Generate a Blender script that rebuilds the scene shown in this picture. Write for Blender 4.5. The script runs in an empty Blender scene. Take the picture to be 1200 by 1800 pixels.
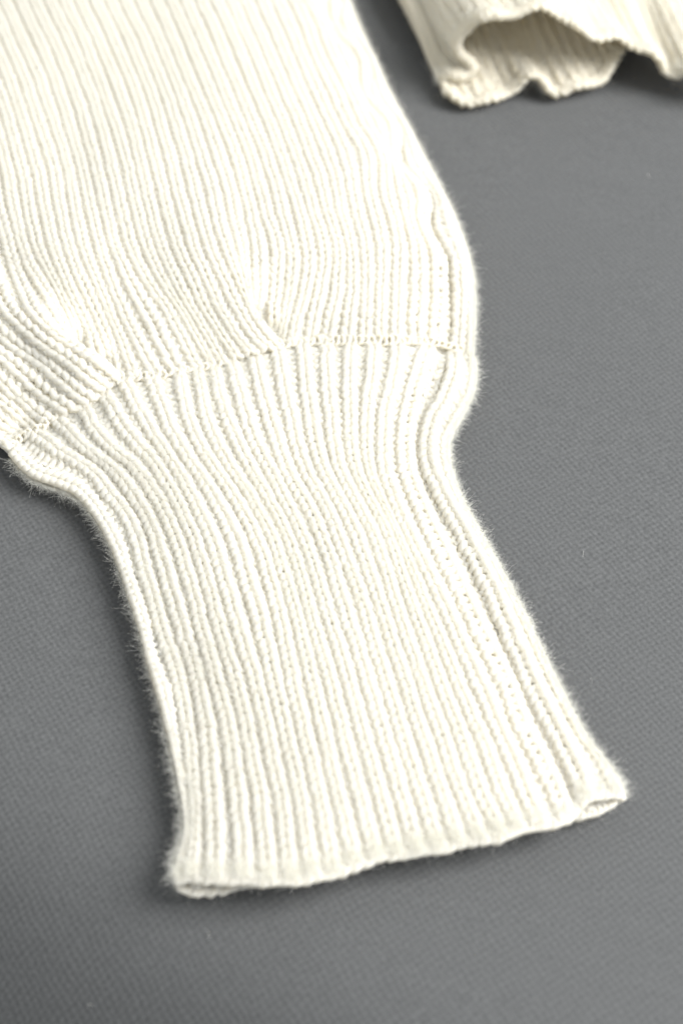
import bpy, math
import numpy as np

# ------------------------------------------------------------------ camera
scene = bpy.context.scene
FOCAL, PITCH, DIST = 60.0, math.radians(52), 0.32
cam_d = bpy.data.cameras.new('camera'); cam = bpy.data.objects.new('camera', cam_d)
scene.collection.objects.link(cam); scene.camera = cam
CAM = np.array([0, -DIST*math.cos(PITCH), DIST*math.sin(PITCH)])
cam.location = CAM; cam.rotation_euler = (math.pi/2-PITCH, 0, 0)
cam_d.lens = FOCAL; cam_d.sensor_fit = 'VERTICAL'; cam_d.sensor_height = 36; cam_d.sensor_width = 24
cam_d.clip_start = 0.01; cam_d.clip_end = 50
cam_d.dof.use_dof = True; cam_d.dof.focus_distance = 0.316; cam_d.dof.aperture_fstop = 11
# ------------------------------------------------------------------ light
w = bpy.data.worlds.new('World'); scene.world = w; w.use_nodes = True
bg = w.node_tree.nodes['Background']; bg.inputs[0].default_value = (0.93, 0.97, 1.0, 1); bg.inputs[1].default_value = 0.67
def area(name, loc, target, size, power, col):
    l = bpy.data.lights.new(name, 'AREA'); l.shape = 'RECTANGLE'; l.size, l.size_y = size; l.energy = power; l.color = col
    o = bpy.data.objects.new(name, l); scene.collection.objects.link(o); o.location = loc
    d = np.array(target)-np.array(loc)
    from mathutils import Vector
    o.rotation_euler = Vector(d).to_track_quat('-Z', 'Y').to_euler(); return o
area('window_light', (0.74, -0.04, 0.70), (0.0, -0.02, 0), (0.55, 0.65), 19.0, (0.972, 0.985, 1.0))
scene.view_settings.view_transform = 'Standard'; scene.view_settings.look = 'None'
scene.view_settings.exposure = 0.12; scene.view_settings.gamma = 1.0
scene.render.engine = 'CYCLES'
scene.cycles.max_bounces = 10; scene.cycles.diffuse_bounces = 8

# ------------------------------------------------------------------ helpers
rng = np.random.default_rng(7)
F = np.array([0, math.cos(PITCH), -math.sin(PITCH)]); U = np.array([0, math.sin(PITCH), math.cos(PITCH)]); R = np.array([1., 0, 0])
def lift(px, py, z):
    """a point of the photograph (1200 x 1800) at height z (metres) above the cloth"""
    px, py, z = np.broadcast_arrays(np.asarray(px, float), np.asarray(py, float), np.asarray(z, float))
    k = 36/FOCAL/1800
    d = F + R*((px-600)*k)[..., None] + U*((900-py)*k)[..., None]
    t = (z-CAM[2])/d[..., 2]
    return CAM + d*t[..., None]

def pchip(x, y, xq):
    """monotone cubic through (x, y[:, ...]) along axis 0"""
    x = np.asarray(x, float); y = np.asarray(y, float); xq = np.asarray(xq, float)
    sh = (-1,)+(1,)*(y.ndim-1)
    h = np.diff(x).reshape(sh); dl = np.diff(y, axis=0)/h
    m = np.zeros_like(y)
    w1 = 2*h[1:]+h[:-1]; w2 = h[1:]+2*h[:-1]
    same = dl[:-1]*dl[1:] > 0
    with np.errstate(divide='ignore', invalid='ignore'):
        hm = (w1+w2)/(w1/dl[:-1]+w2/dl[1:])
    m[1:-1] = np.where(same, hm, 0); m[0] = dl[0]; m[-1] = dl[-1]
    i = np.clip(np.searchsorted(x, xq)-1, 0, len(x)-2)
    hh = (x[i+1]-x[i]); t = ((xq-x[i])/hh).reshape(sh); hh = hh.reshape(sh)
    return ((1+2*t)*(1-t)**2*y[i] + t*(1-t)**2*hh*m[i] + t*t*(3-2*t)*y[i+1] + t*t*(t-1)*hh*m[i+1])

def catmull(x, y, xq):
    """smooth cubic (finite difference tangents) along axis 0"""
    x = np.asarray(x, float); y = np.asarray(y, float); xq = np.asarray(xq, float)
    sh = (-1,)+(1,)*(y.ndim-1)
    m = np.gradient(y, x, axis=0)
    i = np.clip(np.searchsorted(x, xq)-1, 0, len(x)-2)
    hh = (x[i+1]-x[i]); t = ((xq-x[i])/hh).reshape(sh); hh = hh.reshape(sh)
    return ((1+2*t)*(1-t)**2*y[i] + t*(1-t)**2*hh*m[i] + t*t*(3-2*t)*y[i+1] + t*t*(t-1)*hh*m[i+1])

_NT = np.random.default_rng(11).random((64, 64))
def noise2(a, b):
    """smooth value noise, -1..1"""
    a = np.asarray(a, float); b = np.asarray(b, float)
    i, j = np.floor(a).astype(int), np.floor(b).astype(int); s, t = a-i, b-j
    s = s*s*(3-2*s); t = t*t*(3-2*t)
    g = lambda p, q: _NT[p % 64, q % 64]
    return 2*((g(i, j)*(1-s)+g(i+1, j)*s)*(1-t)+(g(i, j+1)*(1-s)+g(i+1, j+1)*s)*t)-1
def smooth(e0, e1, x):
    t = np.clip((x-e0)/(e1-e0), 0, 1); return t*t*(3-2*t)

def link(o, parent=None):
    scene.collection.objects.link(o)
    if parent is not None: o.parent = parent
    return o
def quad_mesh(name, V, Q, mat, parent=None):
    me = bpy.data.meshes.new(name)
    V = np.ascontiguousarray(V.reshape(-1, 3), np.float32); Q = np.ascontiguousarray(Q.reshape(-1, 4), np.int32)
    me.vertices.add(len(V)); me.vertices.foreach_set('co', V.ravel())
    me.loops.add(Q.size); me.loops.foreach_set('vertex_index', Q.ravel())
    me.polygons.add(len(Q)); me.polygons.foreach_set('loop_start', np.arange(len(Q), dtype=np.int32)*4)
    me.update(calc_edges=True); me.polygons.foreach_set('use_smooth', np.ones(len(Q), bool))
    me.materials.append(mat); me.validate()
    return link(bpy.data.objects.new(name, me), parent)
def tube_geo(C, T, N, r, k):
    """rings round m curves of n points; returns vertices (m,n,k,3) and quads per curve"""
    T = T/np.linalg.norm(T, axis=-1, keepdims=True)
    B = np.cross(T, N); B /= np.linalg.norm(B, axis=-1, keepdims=True)+1e-12
    N2 = np.cross(B, T)
    ph = np.arange(k)*2*math.pi/k
    r = np.asarray(r)[..., None, None]
    return C[:, :, None, :] + r*(np.cos(ph)[:, None]*B[:, :, None, :] + np.sin(ph)[:, None]*N2[:, :, None, :])
def tube_quads(m, n, k, closed=False):
    i = np.arange(m)[:, None, None]*n*k; j = np.arange(n-1)[None, :, None]*k; a = np.arange(k)[None, None, :]; b = (a+1) % k
    return np.stack([i+j+a, i+j+b, i+j+k+b, i+j+k+a], -1)

class Sheet:
    """a knitted sheet: ribs run along v (rows), u counts ribs"""
    def __init__(self, us, curves, rows, du=0.25, dv=0.5, interp=pchip, side=1):
        self.side = side
        self.rows = rows; self.u0 = us[0]; self.u1 = us[-1]; self.du = du; self.dv = dv
        vq = np.linspace(0, 1, int(rows/dv)+1)
        res = []
        for c in curves:
            d = np.r_[0, np.cumsum(np.linalg.norm(np.diff(c, axis=0), axis=1))]; d /= d[-1]
            res.append(np.stack([np.interp(vq, d, c[:, k]) for k in range(3)], -1))
        res = np.stack(res)
        uq = np.arange(us[0], us[-1]+1e-6, du)
        self.G = interp(us, res, uq)
        self.finish()
    def finish(self):
        gu = np.gradient(self.G, axis=0); gv = np.gradient(self.G, axis=1)
        n = np.cross(gv, gu)*self.side; n /= np.linalg.norm(n, axis=-1, keepdims=True)+1e-12
        for _ in range(2):
            p = np.pad(n, ((1, 1), (1, 1), (0, 0)), mode='edge')
            n = p[1:-1, 1:-1]*2+p[:-2, 1:-1]+p[2:, 1:-1]+p[1:-1, :-2]+p[1:-1, 2:]
            n /= np.linalg.norm(n, axis=-1, keepdims=True)+1e-12
        self.N = n
        pt = np.linalg.norm(gu, axis=-1)/self.du
        for _ in range(4):
            q = np.pad(pt, ((1, 1), (1, 1)), mode='edge'); pt = (q[1:-1, 1:-1]*2+q[:-2, 1:-1]+q[2:, 1:-1]+q[1:-1, :-2]+q[1:-1, 2:])/6
        self.pitch = np.clip(pt, 0.0014, 0.0040)
    def pitch_at(self, u, v):
        a = np.clip((u-self.u0)/self.du, 0, self.G.shape[0]-1).astype(int); b = np.clip(v/self.dv, 0, self.G.shape[1]-1).astype(int)
        return self.pitch[a, b]
    def at(self, u, v):
        a = np.clip((u-self.u0)/self.du, 0, self.G.shape[0]-1.001); b = np.clip(v/self.dv, 0, self.G.shape[1]-1.001)
        i, j = a.astype(int), b.astype(int); s, t = (a-i)[..., None], (b-j)[..., None]
        f = lambda A: (A[i, j]*(1-s)+A[i+1, j]*s)*(1-t)+(A[i, j+1]*(1-s)+A[i+1, j+1]*s)*t
        return f(self.G), f(self.N)

class Knit:
    """1x1 rib: even columns are knit wales that stand proud, odd columns purl wales that lie back"""
    D = 0.057; H = 0.70; RAD = 0.206     # depth and yarn radius as a share of the rib pitch
    def __init__(self, sheet, wk, seed=0, depth=1.0, rad=1.0):
        self.s = sheet; self.wk = wk; self.seed = seed; self.depth = depth; self.rad = rad
    def curve(self, s, row):
        """s: column coordinate (2 per rib), row index; returns positions and normals"""
        col = np.floor(s).astype(int); t = s-col; knit = (col % 2) == 0; rib = np.floor_divide(col, 2)
        sd = self.seed
        ub = rib + np.where(knit, 0, 0.5)
        wk = self.wk(ub, row)
        rnd = lambda q: _NT[(col*7+q*13+sd) % 64, (row.astype(int)*5+col*3+q*29) % 64]*2-1
        env = np.sin(math.pi*t)**2
        a = np.where(knit, 0.19, 0.05); b = np.where(knit, 0.025, 0.0)
        st = np.where(knit, rib-wk/2, rib+wk/2); wd = np.where(knit, wk, 1-wk)
        u = st + wd*(t + a*np.sin(4*math.pi*t) - b*np.sin(2*math.pi*t)) + env*0.07*rnd(1)
        u = u + 0.07*noise2(rib*0.9+sd, row*0.16)
        v = row + 0.5 - self.H*np.cos(2*math.pi*t)*(1+0.16*rnd(2)) + 0.14*rnd(3)*env
        d = self.D*self.s.pitch_at(u, v)*self.depth*(1+0.25*noise2(rib*0.6+5+sd, row*0.12+3))
        n = np.where(knit, 1, -1)*d*(1-np.cos(4*math.pi*t)) + env*0.00012*rnd(4)
        P, N = self.s.at(u, v)
        return P + n[..., None]*N, N
    def build(self, cols, rows, nseg=12, k=6):
        cols = np.asarray(cols); rows = np.asarray(rows)
        cc, rr = np.meshgrid(cols, rows, indexing='ij'); cc = cc.ravel(); rr = rr.ravel()
        t = np.linspace(0, 1, nseg+1); eps = 1e-3
        s = cc[:, None]+np.clip(t, 0, 1-1e-6)[None, :]; row = np.repeat(rr[:, None].astype(float), nseg+1, 1)
        C, N = self.curve(s, row)
        Ca, _ = self.curve(np.minimum(s+eps, cc[:, None]+1-1e-7), row); Cb, _ = self.curve(np.maximum(s-eps, cc[:, None]), row)
        T = Ca-Cb
        rad = self.RAD*self.s.pitch_at(s/2, row+0.5)*self.rad*(1+0.10*noise2(s*1.7+self.seed, row*0.9)+0.05*noise2(s*5, row*3.1))
        rad = rad*np.where((cc % 2 == 0)[:, None], 1.0-0.13*np.cos(4*math.pi*t)[None], 0.92)
        V = tube_geo(C, T, N, rad, k)
        return V.reshape(-1, 3), tube_quads(len(cc), nseg+1, k).reshape(-1, 4)

def strand(path, normals, r, k=6):
    C = path[None]; T = np.gradient(path, axis=0)[None]
    V = tube_geo(C, T, normals[None], np.full(C.shape[:2], r) if np.isscalar(r) else r[None], k)
    return V.reshape(-1, 3), tube_quads(1, C.shape[1], k).reshape(-1, 4)
def merge(parts):
    V, Q, o = [], [], 0
    for v, q in parts: V.append(v); Q.append(q+o); o += len(v)
    return np.concatenate(V), np.concatenate(Q)
def chain(path, nrm, pitch, r, amp, lift_n=0.0, jit=0.15):
    """a linking chain: two yarns wound round each other along the path"""
    d = np.r_[0, np.cumsum(np.linalg.norm(np.diff(path, axis=0), axis=1))]
    n = int(d[-1]/pitch*10); q = np.linspace(0, d[-1], n)
    P = np.stack([np.interp(q, d, path[:, k]) for k in range(3)], -1); N = np.stack([np.interp(q, d, nrm[:, k]) for k in range(3)], -1)
    N /= np.linalg.norm(N, axis=1, keepdims=True)
    T = np.gradient(P, axis=0); T /= np.linalg.norm(T, axis=1, keepdims=True); B = np.cross(T, N)
    out = []
    for s in (0, 1):
        ph = q/pitch*2*math.pi + s*math.pi + 0.9*noise2(q/pitch*0.5, q*0+s*9)
        A = amp*(1+jit*noise2(q/pitch*0.8, q*0+s*7+3))
        C = P + N*(lift_n + 0.55*A*np.sin(2*ph))[:, None] + B*(A*np.cos(ph))[:, None] + T*(0.35*pitch*np.sin(2*ph))[:, None]*0.5
        out.append(strand(C, N, r if np.isscalar(r) else np.interp(np.linspace(0, 1, n), np.linspace(0, 1, len(r)), r)))
    return merge(out)

# ------------------------------------------------------------------ materials
def new_mat(name):
    m = bpy.data.materials.new(name); m.use_nodes = True; nt = m.node_tree
    return m, nt, nt.nodes['Principled BSDF']
def wool(name, c0, c1):
    m, nt, p = new_mat(name); n = nt.nodes; L = nt.links.new
    tc = n.new('ShaderNodeTexCoord')
    a = n.new('ShaderNodeTexNoise'); a.inputs['Scale'].default_value = 2600; a.inputs['Detail'].default_value = 4; a.inputs['Roughness'].default_value = 0.65
    b = n.new('ShaderNodeTexNoise'); b.inputs['Scale'].default_value = 60; b.inputs['Detail'].default_value = 3
    L(tc.outputs['Object'], a.inputs['Vector']); L(tc.outputs['Object'], b.inputs['Vector'])
    mx = n.new('ShaderNodeMix'); mx.data_type = 'RGBA'
    ad = n.new('ShaderNodeMath'); ad.operation = 'MULTIPLY_ADD'; ad.inputs[1].default_value = 0.5
    L(a.outputs['Fac'], ad.inputs[0]); hb = n.new('ShaderNodeMath'); hb.operation = 'MULTIPLY'; hb.inputs[1].default_value = 0.5
    L(b.outputs['Fac'], hb.inputs[0]); L(hb.outputs[0], ad.inputs[2])
    L(ad.outputs[0], mx.inputs['Factor']); mx.inputs['A'].default_value = (*c0, 1); mx.inputs['B'].default_value = (*c1, 1)
    L(mx.outputs['Result'], p.inputs['Base Color'])
    bu = n.new('ShaderNodeBump'); bu.inputs['Strength'].default_value = 0.45; bu.inputs['Distance'].default_value = 0.0002
    L(a.outputs['Fac'], bu.inputs['Height']); L(bu.outputs['Normal'], p.inputs['Normal'])
    p.inputs['Roughness'].default_value = 0.95; p.inputs['Specular IOR Level'].default_value = 0.12
    tr = n.new('ShaderNodeBsdfTranslucent'); tr.inputs['Color'].default_value = (0.975, 0.90, 0.68, 1)
    ms = n.new('ShaderNodeMixShader'); ms.inputs[0].default_value = 0.45
    L(p.outputs[0], ms.inputs[1]); L(tr.outputs[0], ms.inputs[2]); L(ms.outputs[0], n['Material Output'].inputs['Surface'])
    p.inputs['Sheen Weight'].default_value = 0.25; p.inputs['Sheen Roughness'].default_value = 0.6
    return m
M_WOOL = wool('cream_wool', (0.935, 0.923, 0.88), (0.97, 0.963, 0.94))
M_HEM = wool('hem_wool_warm_tint', (0.945, 0.905, 0.79), (0.972, 0.945, 0.87))  # warmer hem cream; the tint also stands in for golden light bounced inside
M_FUZZ, nt, p = new_mat('wool_fibre')
p.inputs['Base Color'].default_value = (0.9, 0.88, 0.8, 1); p.inputs['Roughness'].default_value = 0.8; p.inputs['Specular IOR Level'].default_value = 0.2

def weave_mat():
    m, nt, p = new_mat('grey_weave'); n = nt.nodes; L = nt.links.new
    tc = n.new('ShaderNodeTexCoord'); mp = n.new('ShaderNodeMapping'); mp.inputs['Rotation'].default_value[2] = math.radians(13)
    L(tc.outputs['Object'], mp.inputs['Vector'])
    wob = n.new('ShaderNodeTexNoise'); wob.inputs['Scale'].default_value = 130; wob.inputs['Detail'].default_value = 2
    L(mp.outputs[0], wob.inputs['Vector'])
    vs = n.new('ShaderNodeVectorMath'); vs.operation = 'MULTIPLY_ADD'; vs.inputs[1].default_value = (0.0016,)*3
    L(wob.outputs['Color'], vs.inputs[0]); L(mp.outputs[0], vs.inputs[2])
    sp = n.new('ShaderNodeSeparateXYZ'); L(vs.outputs[0], sp.inputs[0])
    def mth(op, a, b=None):
        q = n.new('ShaderNodeMath'); q.operation = op
        for i, x in enumerate((a, b)):
            if x is None: continue
            if isinstance(x, (int, float)): q.inputs[i].default_value = x
            else: L(x, q.inputs[i])
        return q.outputs[0]
    k = 2*math.pi/0.00155
    sx = mth('SINE', mth('MULTIPLY', sp.outputs[0], k)); sy = mth('SINE', mth('MULTIPLY', sp.outputs[1], k))
    h = mth('MULTIPLY', sx, sy)
    grain = n.new('ShaderNodeTexNoise'); grain.inputs['Scale'].default_value = 1900; grain.inputs['Detail'].default_value = 4
    L(mp.outputs[0], grain.inputs['Vector'])
    slub = n.new('ShaderNodeTexNoise'); slub.inputs['Scale'].default_value = 260; slub.inputs['Detail'].default_value = 3
    ms = n.new('ShaderNodeMapping'); ms.inputs['Scale'].default_value = (0.5, 1.4, 1); L(mp.outputs[0], ms.inputs['Vector']); L(ms.outputs[0], slub.inputs['Vector'])
    hh = mth('ADD', mth('MULTIPLY', h, 0.5), mth('MULTIPLY', grain.outputs['Fac'], 0.9))
    bu = n.new('ShaderNodeBump'); bu.inputs['Strength'].default_value = 0.32; bu.inputs['Distance'].default_value = 0.00022
    L(hh, bu.inputs['Height']); L(bu.outputs['Normal'], p.inputs['Normal'])
    f = mth('ADD', mth('ADD', mth('MULTIPLY', h, 0.10), mth('MULTIPLY', grain.outputs['Fac'], 0.75)), mth('MULTIPLY', slub.outputs['Fac'], 0.1))
    cr = n.new('ShaderNodeValToRGB'); cr.color_ramp.elements[0].position = 0.22; cr.color_ramp.elements[1].position = 0.78
    cr.color_ramp.elements[0].color = (0.080, 0.0803, 0.0795, 1); cr.color_ramp.elements[1].color = (0.146, 0.1464, 0.1443, 1)
    L(f, cr.inputs[0]); L(cr.outputs[0], p.inputs['Base Color'])
    p.inputs['Roughness'].default_value = 0.9; p.inputs['Specular IOR Level'].default_value = 0.15; p.inputs['Sheen Weight'].default_value = 0.08
    return m
M_WEAVE = weave_mat()

# ------------------------------------------------------------------ the cloth it lies on
nx = ny = 161
gx, gy = np.meshgrid(np.linspace(-0.55, 0.55, nx), np.linspace(-0.45, 0.75, ny), indexing='ij')
gz = -0.0009 + 0.0006*noise2(gx*11+3, gy*11+1) + 0.0003*noise2(gx*31, gy*31)
ca, cb = lift(0, 1545, 0), lift(430, 1800, 0)      # slope added at the lower left, shaped to darken that corner
cd_ = (cb-ca)[:2]; cd_ /= np.linalg.norm(cd_); sgn = (gx-ca[0])*cd_[1]-(gy-ca[1])*cd_[0]
gz = gz - 1.4*0.007*np.log1p(np.exp(np.clip(sgn/0.007, -30, 30)))
V = np.stack([gx, gy, gz], -1)
idx = np.arange(nx*ny).reshape(nx, ny)
Q = np.stack([idx[:-1, :-1], idx[1:, :-1], idx[1:, 1:], idx[:-1, 1:]], -1)
cloth = quad_mesh('woven_cloth', V, Q, M_WEAVE); cloth['kind'] = 'structure'

# ------------------------------------------------------------------ the sweater
sweater = bpy.data.objects.new('sweater', None); link(sweater)
sweater['label'] = 'cream ribbed knit sweater with long fitted cuff lying on grey woven cloth'; sweater['category'] = 'sweater'

MM = 0.001
def dense(pts, n=60):
    p = np.array(pts, float); d = np.r_[0, np.cumsum(np.linalg.norm(np.diff(p[:, :2], axis=0), axis=1))]
    return catmull(d, p, np.linspace(0, d[-1], n))

# the line of the seam between sleeve and cuff
SEAM = np.array([(15,792),(43,765),(63,757),(103,722),(143,712),(205,666),(260,660),(315,652),(350,645),(400,632),(440,617),(490,606),(560,600),(640,598),(700,599),(750,600),(800,612),(836,628)], float)
SEAM = dense(SEAM, 200)
def snap(p, back, over):
    """the seam point nearest to p, run past it a little away from back"""
    i = np.argmin(np.hypot(SEAM[:, 0]-p[0], SEAM[:, 1]-p[1])); q = SEAM[i]; d = np.array(p[:2], float)-np.array(back[:2], float)
    return tuple(q+over*d/np.linalg.norm(d))
# ---- cuff: ribs traced from the seam to the end
CUFF = {
 0: [(22,798),(60,834),(100,849),(140,867),(173,905),(204,962),(229,1030),(249,1090),(267,1160),(288,1230),(304,1300),(316,1360),(326,1420),(328,1470),(317,1510),(314,1543)],
 1: [(63,762),(110,797),(167,832),(200,873),(233,925),(257,1010),(290,1117),(318,1200),(326,1250),(333,1310),(339,1373),(344,1440),(340,1500),(338,1546)],
 3: [(143,718),(187,777),(240,822),(285,890),(315,960),(342,1050),(368,1140),(397,1250),(412,1350),(422,1430),(427,1510),(428,1550)],
 5: [(217,668),(267,760),(315,830),(352,900),(385,980),(412,1070),(438,1160),(462,1250),(482,1350),(498,1430),(507,1505),(512,1550)],
 7: [(315,655),(327,727),(357,793),(390,843),(423,893),(450,945),(478,1030),(502,1130),(527,1245),(553,1360),(572,1450),(580,1500),(588,1531)],
 10: [(408,634),(430,720),(457,793),(490,860),(523,920),(550,990),(582,1100),(622,1235),(652,1350),(678,1430),(690,1470),(698,1503)],
 12: [(490,610),(503,693),(517,760),(537,823),(567,880),(593,937),(620,1010),(652,1110),(688,1225),(720,1335),(748,1420),(762,1465),(770,1490)],
 15: [(617,603),(613,693),(615,760),(627,827),(650,877),(675,925),(703,1000),(738,1100),(778,1210),(815,1310),(847,1398),(868,1440),(880,1470)],
 17: [(702,602),(690,667),(677,717),(673,767),(673,817),(687,867),(707,917),(730,967),(770,1050),(812,1140),(850,1230),(890,1320),(923,1400),(940,1437),(946,1455)],
 18: [(750,606),(738,650),(715,720),(711,770),(715,820),(732,880),(757,933),(785,990),(815,1053),(847,1117),(882,1190),(920,1285),(952,1345),(977,1400),(992,1440)],
 19: [(800,618),(785,690),(760,740),(753,800),(775,867),(815,933),(845,995),(877,1065),(910,1143),(937,1200),(970,1267),(997,1327),(1018,1373),(1028,1402)],
 20: [(836,632),(833,680),(808,735),(787,780),(790,815),(812,885),(846,945),(882,1010),(921,1085),(957,1160),(996,1240),(1036,1310),(1068,1352),(1090,1394)],
}
CROWS = 66
def cuff_z(u, f):
    e = np.minimum(u, 20-u)/10.0
    core = 3.2 + 3.6*np.clip(1-(1-np.clip(e, 0, 1))**2.6, 0, 1)
    z = core + 1.6*(1-smooth(0, 0.25, f))*np.clip(1-(1-np.clip(e*1.5, 0, 1))**2, 0, 1) - 1.6*(1-smooth(0, 0.06, f))
    z += 0.9*noise2(u*0.23+2, f*5)*np.clip(e*3, 0, 1)
    lip = smooth(0.9, 1, f)
    z += lip*(0.3*np.exp(-((u-1.0)/1.6)**2) + 0.4*np.exp(-((u-19.3)/1.0)**2) - 2.6*np.exp(-((u-10)/6.0)**2))
    if abs(u-20) < 1e-6 or abs(u) < 1e-6: z = z*0+(3.3 if u > 10 else 3.7*(1-lip)+3.4*lip)
    return z
us, cs = [], []
for u, pts in sorted(CUFF.items()):
    if u == 20: pts = [(x-8, y) for x, y in pts]
    if u == 0: pts = [(x-1, y+1) for x, y in pts]
    if 0 < u < 20: pts = [snap(pts[0], pts[1], 3)]+pts[1:]
    d = dense(pts); f = np.linspace(0, 1, len(d))
    us.append(float(u)); cs.append(lift(d[:, 0], d[:, 1], cuff_z(float(u), f)*MM))
i18, i19 = us.index(18.0), us.index(19.0)      # the soft crease along the side
mid = (cs[i18]+cs[i19])/2; mid[:, 2] -= 0.0010; us.insert(i19, 18.5); cs.insert(i19, mid)
L0, R0 = cs[0], cs[-1]
# underside: from the right fold back to the left fold
across = L0-R0; wid = np.linalg.norm(across, axis=1, keepdims=True); ad = across/wid
LIP = {21: (1088, 1400), 22.5: (1060, 1418), 24: (1025, 1430), 25.5: (970, 1438), 28: (880, 1460), 32: (690, 1498), 35: (540, 1533), 37: (440, 1549), 38.2: (395, 1562), 39.4: (350, 1566), 40: (320, 1559)}
fl = smooth(0.86, 1, np.linspace(0, 1, len(L0)))[:, None]
for k, (x, y) in LIP.items():
    q = (k-20.5)/20.0
    P = R0*(1-q)+L0*q
    if k == 21: P = R0+ad*0.0012
    if k == 40: P = L0-ad*0.0012
    P[:, 2] = 0.0019; P = P+(lift(x, y, 0.0019)-P[-1])*fl
    us.append(float(k)); cs.append(P)
us.append(41.0); cs.append(L0)
sh_cuff = Sheet(us, cs, CROWS)
uu = sh_cuff.u0+np.arange(sh_cuff.G.shape[0])*sh_cuff.du; vv = np.arange(sh_cuff.G.shape[1])*sh_cuff.dv
gvd = np.gradient(sh_cuff.G, axis=1); gvd /= np.linalg.norm(gvd, axis=-1, keepdims=True)
wav = (0.6*noise2(uu*0.55, uu*0+8)+0.5*noise2(uu*1.3, uu*0+2))[:, None]*smooth(CROWS-9, CROWS, vv)[None]*0.0008*(1-smooth(20, 21.5, uu)*(1-smooth(39.5, 41, uu)))[:, None]
sh_cuff.G = sh_cuff.G+gvd*wav[..., None]; sh_cuff.finish()
def wk_cuff(u, r):
    w_ = 0.82 + 0.06*noise2(u*0.7, r*0.11)
    w_ = w_ - 0.28*(1-smooth(1, 17, r)) - 0.10*smooth(CROWS-14, CROWS-1, r)
    return w_
kn_cuff = Knit(sh_cuff, wk_cuff, 3)

def part(name, knit, cols_top, rows, parent, extra=(), rib_name='rib', hi=(12, 6), mat=None):
    mat = mat or M_WOOL
    """the purl ground of a knitted panel as one mesh and every raised rib as a mesh of its own"""
    cols_top = np.asarray(cols_top)
    ground = [knit.build(cols_top[cols_top % 2 == 1], rows, hi[0], hi[1])] + list(extra)
    V, Q = merge(ground)
    o = quad_mesh(name, V, Q, mat, parent)
    for c in cols_top[cols_top % 2 == 0]:
        V, Q = knit.build([c], rows, hi[0], hi[1]); quad_mesh(rib_name, V, Q, mat, o)
    return o
rows = np.arange(CROWS)
under_geo = kn_cuff.build(np.arange(42, 82), rows, 8, 4)
cuff = part('cuff', kn_cuff, np.arange(-1+1, 42), rows, sweater, [under_geo])

def sheet_line(sh, us_, v, n=0.0):
    u = np.asarray(us_, float); P, N = sh.at(u, np.full(u.shape, float(v))); return P+N*n, N
# finished end of the cuff
uq = np.linspace(0, 41, 420)
P, N = sheet_line(sh_cuff, uq, CROWS-0.1, 0.0002)
V, Q = chain(P, N, 0.0019, 0.00055, 0.0006, jit=0.4)
quad_mesh('cuff_edge', V, Q, M_WOOL, cuff)

# ---- sleeve: ribs traced from the seam upwards, z None = height of the puffed fabric there
RIDGE2 = np.array([(490,605),(465,580),(446,555),(432,520),(418,485),(400,445),(375,395),(350,340)], float)
RIDGE1 = np.array([(207,662),(185,645),(150,622),(115,597),(70,565),(27,535),(-20,505),(-90,470),(-150,440)], float)
def ridge(px, py, line, sl, sr, amp, fade):
    """distance to a fold line; soft on its left flank, steep on its right"""
    a, b = line[:-1], line[1:]; p = np.stack([px, py], -1)
    ab = b-a; t = np.clip(((p[:, None]-a)*ab).sum(-1)/(ab**2).sum(-1), 0, 1)
    q = a+ab*t[..., None]; d = np.linalg.norm(p[:, None]-q, axis=-1); i = d.argmin(1); r = np.arange(len(p))
    dd = d[r, i]; cr = ab[i, 0]*(p[:, 1]-a[i, 1])-ab[i, 1]*(p[:, 0]-a[i, 0])
    pos = (i+t[r, i])/(len(line)-1)
    right = cr > 0
    A = amp*np.interp(pos, [0, 0.12, 0.45, 1], fade)
    return A*np.where(right, np.exp(-(dd/sr)**2)*1.25-0.25*np.exp(-(dd/60)**2)*1.0, np.exp(-(dd/sl)**2))
_cx = np.array([CUFF[k][0][0] for k in sorted(CUFF)], float); _cu = np.array(sorted(CUFF), float)
def sleeve_z(u, px, py):
    e = np.clip(np.minimum(11-u, u+25)/12.0, 0, 1)
    puff = 4.0 + 9.5*np.sqrt(np.clip(1-(1-e)**2, 0, 1))
    ds = np.min(np.hypot(px[:, None]-SEAM[:, 0], py[:, None]-SEAM[:, 1]), axis=1)
    k = smooth(0, 190, ds)
    uc = np.interp(px, _cx, _cu); seam_h = np.array([float(cuff_z(float(a), np.array([0.0]))[0]) for a in uc])
    z = seam_h*(1-k)+puff*k
    z = z + 2.2*np.exp(-((ds-45)/40)**2)*np.clip(e*3, 0, 1)
    z = z + ridge(px, py, RIDGE2, 75, 27, 2.0, [0.2, 1, 0.8, 0.0]) + ridge(px, py, RIDGE1, 75, 27, 3.0, [0.2, 1, 1, 0.5])
    z = z + 0.8*noise2(px/120, py/150)*np.clip(e*3, 0, 1)*k
    return z
N_ = None
def far(x0, dx=-86):
    return [(x0+dx, -180, N_)]
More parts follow.
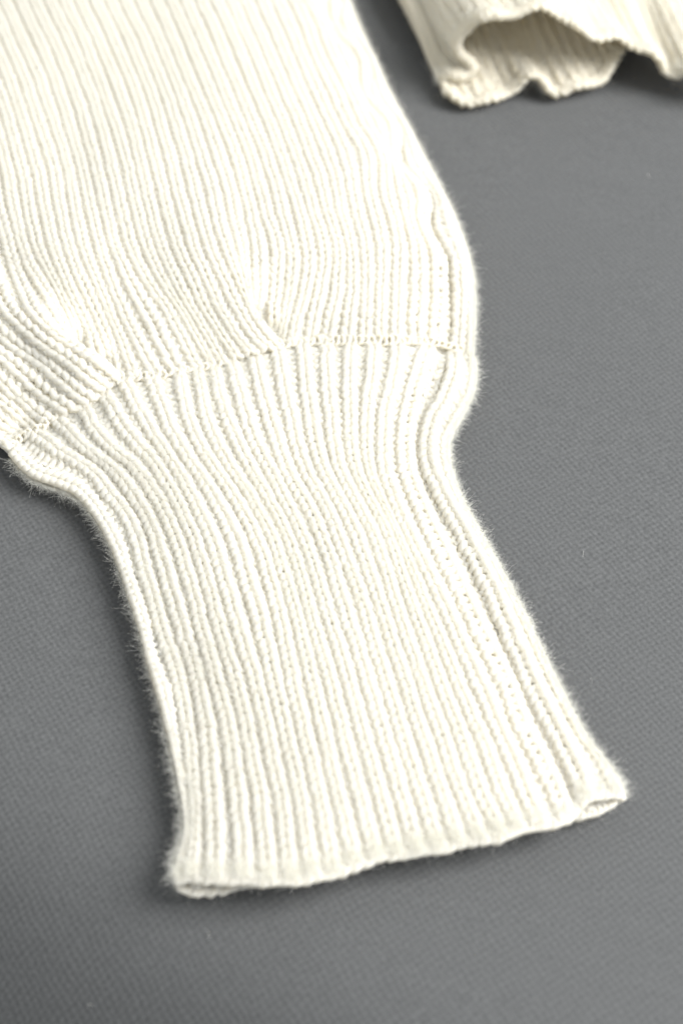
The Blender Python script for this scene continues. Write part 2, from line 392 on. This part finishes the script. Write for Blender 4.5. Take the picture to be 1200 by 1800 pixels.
SLEEVE = {
 11: [(835,630,3.5),(837,560,4.2),(836,515,4.2),(828,460,4.2),(797,375,4.2),(739,262,4.2),(687,163,4.2),(614,0,4.2),(532,-180,4.2)],
 10: [(800,618,N_),(806,560,N_),(806,500,N_),(796,435,N_),(768,365,N_),(722,270,N_),(671,163,N_),(598,0,N_),(514,-180,N_)],
 9: [(765,598,N_),(768,550,N_),(769,500,N_),(762,440,N_),(742,370,N_),(712,293,N_),(655,163,N_),(581,0,N_),(497,-180,N_)],
 7.5: [(714,598,N_),(712,560,N_),(714,500,N_),(716,437,N_),(700,370,N_),(686,293,N_),(625,160,N_),(553,0,N_),(467,-180,N_)],
 4.5: [(625,599,N_),(628,560,N_),(632,510,N_),(630,440,N_),(612,365,N_),(597,293,N_),(540,160,N_),(472,0,N_),(386,-180,N_)],
 2.5: [(560,600,N_),(567,560,N_),(579,500,N_),(582,440,N_),(562,367,N_),(540,293,N_),(487,160,N_),(417,0,N_),(331,-180,N_)],
 0.5: [(504,604,N_),(508,570,N_),(520,520,N_),(528,450,N_),(513,380,N_),(487,293,N_),(435,160,N_),(366,0,N_),(280,-180,N_)],
 -1: [(485,608,4.0),(484,585,5.0),(482,555,N_),(486,500,N_),(486,440,N_),(470,375,N_),(446,293,N_),(395,160,N_),(326,0,N_),(240,-180,N_)],
 -2.5: [(468,613,2.2),(458,590,3.2),(446,565,5.0),(443,515,N_),(440,470,N_),(438,430,N_),(428,375,N_),(406,293,N_),(355,160,N_),(287,0,N_),(201,-180,N_)],
 -4: [(487,605,N_),(466,581,N_),(446,555,N_),(432,520,N_),(418,485,N_),(402,445,N_),(384,380,N_),(360,293,N_),(316,160,N_),(247,0,N_),(161,-180,N_)],
 -6: [(438,618,N_),(413,585,N_),(390,547,N_),(366,490,N_),(342,437,N_),(324,380,N_),(305,300,N_),(263,160,N_),(194,0,N_),(108,-180,N_)],
 -8: [(394,634,N_),(366,590,N_),(338,545,N_),(310,490,N_),(287,440,N_),(270,380,N_),(252,300,N_),(210,160,N_),(141,0,N_),(55,-180,N_)],
 -10: [(350,646,N_),(324,600,N_),(298,550,N_),(257,490,N_),(232,440,N_),(216,380,N_),(200,300,N_),(157,160,N_),(88,0,N_),(2,-180,N_)],
 -12: [(270,658,N_),(250,615,N_),(228,570,N_),(200,505,N_),(177,440,N_),(162,380,N_),(146,300,N_),(104,160,N_),(35,0,N_),(-51,-180,N_)],
 -13.5: [(222,662,N_),(212,625,N_),(196,580,N_),(168,515,N_),(137,440,N_),(122,380,N_),(108,300,N_),(64,160,N_),(-5,0,N_),(-91,-180,N_)],
 -15: [(203,668,3.5),(182,645,4.5),(168,610,N_),(150,565,N_),(125,510,N_),(97,440,N_),(82,380,N_),(66,300,N_),(24,160,N_),(-45,0,N_),(-131,-180,N_)],
 -16.5: [(185,675,2.0),(158,648,3.0),(140,620,5.0),(122,575,N_),(95,515,N_),(57,440,N_),(42,380,N_),(26,300,N_),(-16,160,N_),(-85,0,N_),(-171,-180,N_)],
 -18: [(205,663,N_),(185,645,N_),(150,622,N_),(115,597,N_),(80,568,N_),(52,530,N_),(34,490,N_),(18,440,N_),(2,380,N_),(-14,300,N_),(-56,160,N_),(-125,0,N_),(-211,-180,N_),],
 -19: [(182,678,N_),(142,648,N_),(100,617,N_),(57,583,N_),(17,548,N_),(-2,505,N_),(-14,440,N_),(-30,380,N_),(-46,300,N_),(-88,160,N_),(-157,0,N_),(-243,-180,N_),],
 -20: [(150,697,N_),(108,665,N_),(60,630,N_),(8,590,N_),(-25,550,N_),(-40,500,N_),(-46,440,N_),(-62,380,N_),(-78,300,N_),(-120,160,N_),(-189,0,N_),(-275,-180,N_),],
 -22: [(82,737,N_),(45,708,N_),(0,665,N_),(-45,620,N_),(-80,570,N_),(-95,510,N_),(-100,440,N_),(-116,380,N_),(-132,300,N_),(-174,160,N_),(-243,0,N_),(-329,-180,N_),],
 -24: [(38,770,N_),(0,737,N_),(-40,700,N_),(-90,660,N_),(-130,600,N_),(-150,530,N_),(-154,440,N_),(-170,380,N_),(-186,300,N_),(-228,160,N_),(-297,0,N_),(-383,-180,N_),],
 -25: [(18,790,4.0),(-10,768,4.0),(-45,740,4.0),(-100,705,4.0),(-150,650,4.0),(-172,570,4.0),(-180,440,4.0),(-196,380,4.0),(-212,300,4.0),(-254,160,4.0),(-323,0,4.0),(-409,-180,4.0),],
}
SROWS = 92
us, cs = [], []
for u in sorted(SLEEVE):
    pts = list(SLEEVE[u])
    if u == 11: pts = [(x-11, y, z) for x, y, z in pts]
    if pts[0][2] is None: pts[0] = snap(pts[0], pts[1], 4)+(None,)
    xy = np.array([p[:2] for p in pts], float); zf = sleeve_z(u, xy[:, 0], xy[:, 1])
    p3 = np.array([(a[0], a[1], zf[i] if a[2] is None else a[2]) for i, a in enumerate(pts)])
    d = dense(p3)
    # heights of free points follow the fold lines closely, not only at the traced points
    zz = sleeve_z(u, d[:, 0], d[:, 1])
    dd = np.hypot(d[:, None, 0]-xy[:, 0], d[:, None, 1]-xy[:, 1]); fix = np.array([a[2] is not None for a in pts])
    wfix = np.where(fix[dd.argmin(1)], 1.0, 0.0); wfix = np.convolve(np.pad(wfix, 3, mode='edge'), np.ones(7)/7, 'valid')
    z = d[:, 2]*wfix+zz*(1-wfix)
    us.append(u); cs.append(lift(d[:, 0], d[:, 1], z*MM))
# the crease along the side of the sleeve
i9, i10 = us.index(9), us.index(10); mid = (cs[i9]+cs[i10])/2
fv = np.linspace(0, 1, len(mid)); mid[:, 2] -= 0.0009*np.exp(-((fv-0.17)/0.13)**2)+0.0006; us.insert(i10, 9.5); cs.insert(i10, mid)
leaf = np.sin(fv*2*math.pi*6.5+1.0)*smooth(0.12, 0.3, fv)
sidew = np.gradient(mid, axis=0); sidew = np.stack([sidew[:, 1], -sidew[:, 0], 0*fv], -1); sidew /= np.linalg.norm(sidew, axis=1, keepdims=True)
for key, am, dz in ((9, 0.0013, 0.0), (9.5, 0.0017, -0.0016), (10, 0.0009, 0.0005)):
    i = us.index(key); cs[i] = cs[i]+sidew*(am*leaf)[:, None]; cs[i][:, 2] += dz*(0.5+0.5*leaf)*smooth(0.12, 0.3, fv)
i = us.index(7.5); up_ = (cs[i]*0.45+cs[us.index(9)]*0.55); up_[:, 2] -= 0.0016*smooth(0.3, 0.5, fv)*(0.6-0.4*leaf); us.insert(i+1, 8.3); cs.insert(i+1, up_)
# fold under on both sides
Rr, Ll = cs[-1], cs[0]
a = Ll-Rr; a[:, 2] = 0; a /= np.linalg.norm(a, axis=1, keepdims=True)
for k, o, z in ((12.0, 0.0010, 0.0021), (13.0, 0.0045, 0.0018), (14.0, 0.0085, 0.0018), (15.0, 0.0125, 0.0018)):
    P = Rr+a*o; P[:, 2] = z; us.append(k); cs.append(P)
for k, o, z in ((-26.0, 0.0010, 0.0021), (-27.0, 0.0045, 0.0018), (-28.0, 0.0085, 0.0018)):
    P = Ll-a*o; P[:, 2] = z; us.insert(0, k); cs.insert(0, P)
sh_slv = Sheet([float(x) for x in us], cs, SROWS, side=-1)
def wk_slv(u, r):
    return 0.82 + 0.06*noise2(u*0.7+9, r*0.1) - 0.08*(1-smooth(0, 8, r))
kn_slv = Knit(sh_slv, wk_slv, 17, depth=0.95, rad=1.0)
# the hidden back of the sleeve, one plain sheet of fabric
nB = 40
sB = np.linspace(0, 1, nB)[:, None, None]
gA = sh_slv.G[-1][None, ::4]; gB = sh_slv.G[0][None, ::4]
Vb = gA*(1-sB)+gB*sB; Vb[..., 2] = 0.0014
nn = Vb.shape[1]; ib = np.arange(nB*nn).reshape(nB, nn)
Qb = np.stack([ib[:-1, :-1], ib[1:, :-1], ib[1:, 1:], ib[:-1, 1:]], -1).reshape(-1, 4)
sleeve = part('sleeve', kn_slv, np.arange(-56, 30), np.arange(SROWS), sweater, [(Vb.reshape(-1, 3), Qb)])

# ---- the linking seam between sleeve and cuff
uq = np.linspace(0.0, 20.0, 400)
P = lift(SEAM[3:-6, 0], SEAM[3:-6, 1], np.array([float(cuff_z(float(a), np.array([0.0]))[0])+1.35 for a in np.interp(SEAM[3:-6, 0], _cx, _cu)])*MM)
N = np.tile([0.0, -0.35, 0.94], (len(P), 1))
V, Q = chain(P, N, 0.0024, 0.00034, 0.0008, jit=0.5)
quad_mesh('seam', V, Q, M_WOOL, sweater)

# ---- body hem
def hem_dir():
    a = lift(775, 135, 0.003); b = lift(700, 0, 0.003); d = b-a; d[2] = 0; return d/np.linalg.norm(d)
HD = hem_dir(); HLEN = 0.085
HEM = [  # px, py, edge height mm, height far behind mm
 (1320,150,5,10),(1275,140,6,11),(1240,126,8,12),(1212,122,7,12),(1190,129,5,12),(1168,124,5,13),(1152,104,8,14),(1130,82,10,14),(1092,70,11,14),(1050,63,14,15),(1015,52,17,16),(985,28,19,16),
 (950,14,21,16),(905,20,21,16),(855,31,20,15),(822,42,17,13),(803,62,14,11),(806,95,9,8),(822,120,6,6),(800,132,4.6,4.6),(779,136,3.4,3.6),
 (778,150,2.2,6.0),(795,170,2.0,7.5),(815,178,1.9,7.5),(855,176,1.9,7.5),(892,159,2.2,7.5),(912,145,3.6,7.5),(930,135,5.0,6.0),(950,144,3.6,7.5),(970,160,2.0,7.5),
 (1000,157,1.9,7.5),(1037,147,2.0,7.5),(1062,129,2.6,7.5),(1079,106,3.8,7.5),(1088,84,5.2,7.5),(1120,62,3.5,6.0),(1180,60,2.4,7.5),(1270,75,2.0,7.5)]
hp = np.array([lift(x, y, z*MM) for x, y, z, _ in HEM])
hl = np.r_[0, np.cumsum(np.linalg.norm(np.diff(hp, axis=0), axis=1))]/0.0028
HROWS = 54; t = np.linspace(0, 1, 40)[:, None]
cs = []
for (x, y, z, zf), p0 in zip(HEM, hp):
    c = p0 + HD*HLEN*t
    k = smooth(0, 0.35, t[:, 0])
    c[:, 2] = (z*(1-k)+zf*k)*MM
    cs.append(c)
# the knob and the folded side straighten out behind the edge
side = np.array([lift(779, 136, 0.0034)])[0]
for i, (x, y, z, zf) in enumerate(HEM):
    if 16 <= i <= 20:
        base = side + (hp[15]-side)*((20-i)/5.0)**1.1
        k = smooth(0.02, 0.22, t[:, 0])[:, None]
        tgt = base + HD*HLEN*t; c = cs[i].copy()
        c[:, :2] = c[:, :2]*(1-k)+tgt[:, :2]*k; cs[i] = c
sh_hem = Sheet(list(hl), cs, HROWS, interp=catmull)
uu = sh_hem.u0+np.arange(sh_hem.G.shape[0])*sh_hem.du; vv = np.arange(sh_hem.G.shape[1])*sh_hem.dv
ruf = (0.8*np.sin(uu*1.55)+0.7*noise2(uu*0.45, uu*0+3))[:, None]*np.exp(-(vv/5.0)**2)[None]*0.0007
sh_hem.G = sh_hem.G+sh_hem.N*ruf[..., None]; sh_hem.G[..., 2] = np.maximum(sh_hem.G[..., 2], 0.0013); sh_hem.finish()
kn_hem = Knit(sh_hem, lambda u, r: 0.74+0.05*noise2(u*0.7+4, r*0.1), 29, depth=1.0)
ncol = int(hl[-1])*2
hem = part('hem', kn_hem, np.arange(2, ncol), np.arange(HROWS), sweater, hi=(8, 5), mat=M_HEM)
uq = np.linspace(1, hl[-1]-0.3, 500); P, N = sheet_line(sh_hem, uq, 0.0, 0.0)
roll = 0.00072+0.00045*smooth(hl[12], hl[14], uq)*(1-smooth(hl[19], hl[20], uq))
V, Q = chain(P, N, 0.0021, roll, 0.0007, jit=0.5); quad_mesh('hem_edge', V, Q, M_HEM, hem)

# ------------------------------------------------------------------ loose fibres
def fuzz(name, knit, u_rng, v_rng, count, parent, lmin=0.0005, lmax=0.0023, rad=0.0000115):
    u = rng.uniform(*u_rng, count); v = rng.uniform(*v_rng, count)
    P, N = knit.s.at(u, v)
    P = P + N*(0.0011*np.abs(np.cos(math.pi*(u-np.round(u)))))[:, None]
    d = rng.normal(size=(count, 3)); d -= (d*N).sum(1, keepdims=True)*N*0.55
    d /= np.linalg.norm(d, axis=1, keepdims=True); d += N*rng.uniform(0.0, 0.9, (count, 1)); d /= np.linalg.norm(d, axis=1, keepdims=True)
    b = rng.normal(size=(count, 3)); L = (lmin+(lmax-lmin)*rng.random(count)**2.2)[:, None]
    n = 6; q = np.linspace(0, 1, n)
    pts = P[:, None]+d[:, None]*(L[:, None]*q[None, :, None])+b[:, None]*(L[:, None]*0.28*(q**2)[None, :, None])
    b2 = rng.normal(size=(count, 3)); pts += b2[:, None]*(L[:, None]*0.10*np.sin(q*5)[None, :, None])
    pts[..., 2] = np.maximum(pts[..., 2], 0.0002)
    hc = bpy.data.hair_curves.new(name); hc.add_curves([n]*count)
    hc.attributes['position'].data.foreach_set('vector', np.ascontiguousarray(pts, np.float32).ravel())
    ra = hc.attributes.get('radius') or hc.attributes.new('radius', 'FLOAT', 'POINT')
    ra.data.foreach_set('value', np.tile(np.linspace(1, 0.45, n)*rad, count).astype(np.float32))
    hc.materials.append(M_FUZZ)
    o = link(bpy.data.objects.new(name, hc), parent); o['kind'] = 'stuff'; return o
fuzz('fuzz', kn_cuff, (0.0, 22), (0, CROWS), 160000, cuff)
fuzz('fuzz', kn_cuff, (19, 41), (CROWS-3, CROWS), 10000, cuff)
fuzz('fuzz', kn_cuff, (0, 20), (CROWS-1.5, CROWS), 16000, cuff)
fuzz('fuzz', kn_hem, (1, hl[-1]-1), (0, 1.5), 10000, hem)
fuzz('fuzz', kn_cuff, (19.6, 21.2), (0, CROWS), 20000, cuff)
fuzz('fuzz', kn_cuff, (40.0, 40.99), (0, CROWS), 14000, cuff)
fuzz('fuzz', kn_slv, (10.6, 12.2), (0, 72), 16000, sleeve)
fuzz('fuzz', kn_slv, (-25, 12.5), (0, 72), 200000, sleeve)
fuzz('fuzz', kn_hem, (1, hl[-1]-1), (0, 26), 70000, hem)

# a little lint on the cloth
nl = 12; lx, ly = rng.uniform(-20, 1220, nl), rng.uniform(0, 1820, nl)
P0 = lift(lx, ly, 0); n = 7; q = np.linspace(0, 1, n)
a0 = rng.uniform(0, 2*math.pi, nl); kk = rng.normal(0, 2.2, nl); LL = rng.uniform(0.0006, 0.0028, nl)
ang = a0[:, None]+kk[:, None]*q[None]
step = np.stack([np.cos(ang), np.sin(ang), 0*ang], -1)*(LL/n)[:, None, None]
pts = P0[:, None]+np.cumsum(step, 1); pts[..., 2] = 0.00012+0.0003*np.sin(q*math.pi)[None]
gi = np.clip(np.round((pts[..., 0]+0.55)/1.1*(nx-1)).astype(int), 0, nx-1); gj = np.clip(np.round((pts[..., 1]+0.45)/1.2*(ny-1)).astype(int), 0, ny-1)
pts[..., 2] += gz[gi, gj]
hc = bpy.data.hair_curves.new('lint'); hc.add_curves([n]*nl)
hc.attributes['position'].data.foreach_set('vector', np.ascontiguousarray(pts, np.float32).ravel())
ra = hc.attributes.get('radius') or hc.attributes.new('radius', 'FLOAT', 'POINT')
ra.data.foreach_set('value', np.repeat(rng.uniform(0.000006, 0.000014, nl), n).astype(np.float32))
hc.materials.append(M_FUZZ); o = link(bpy.data.objects.new('lint', hc), cloth); o['kind'] = 'stuff'
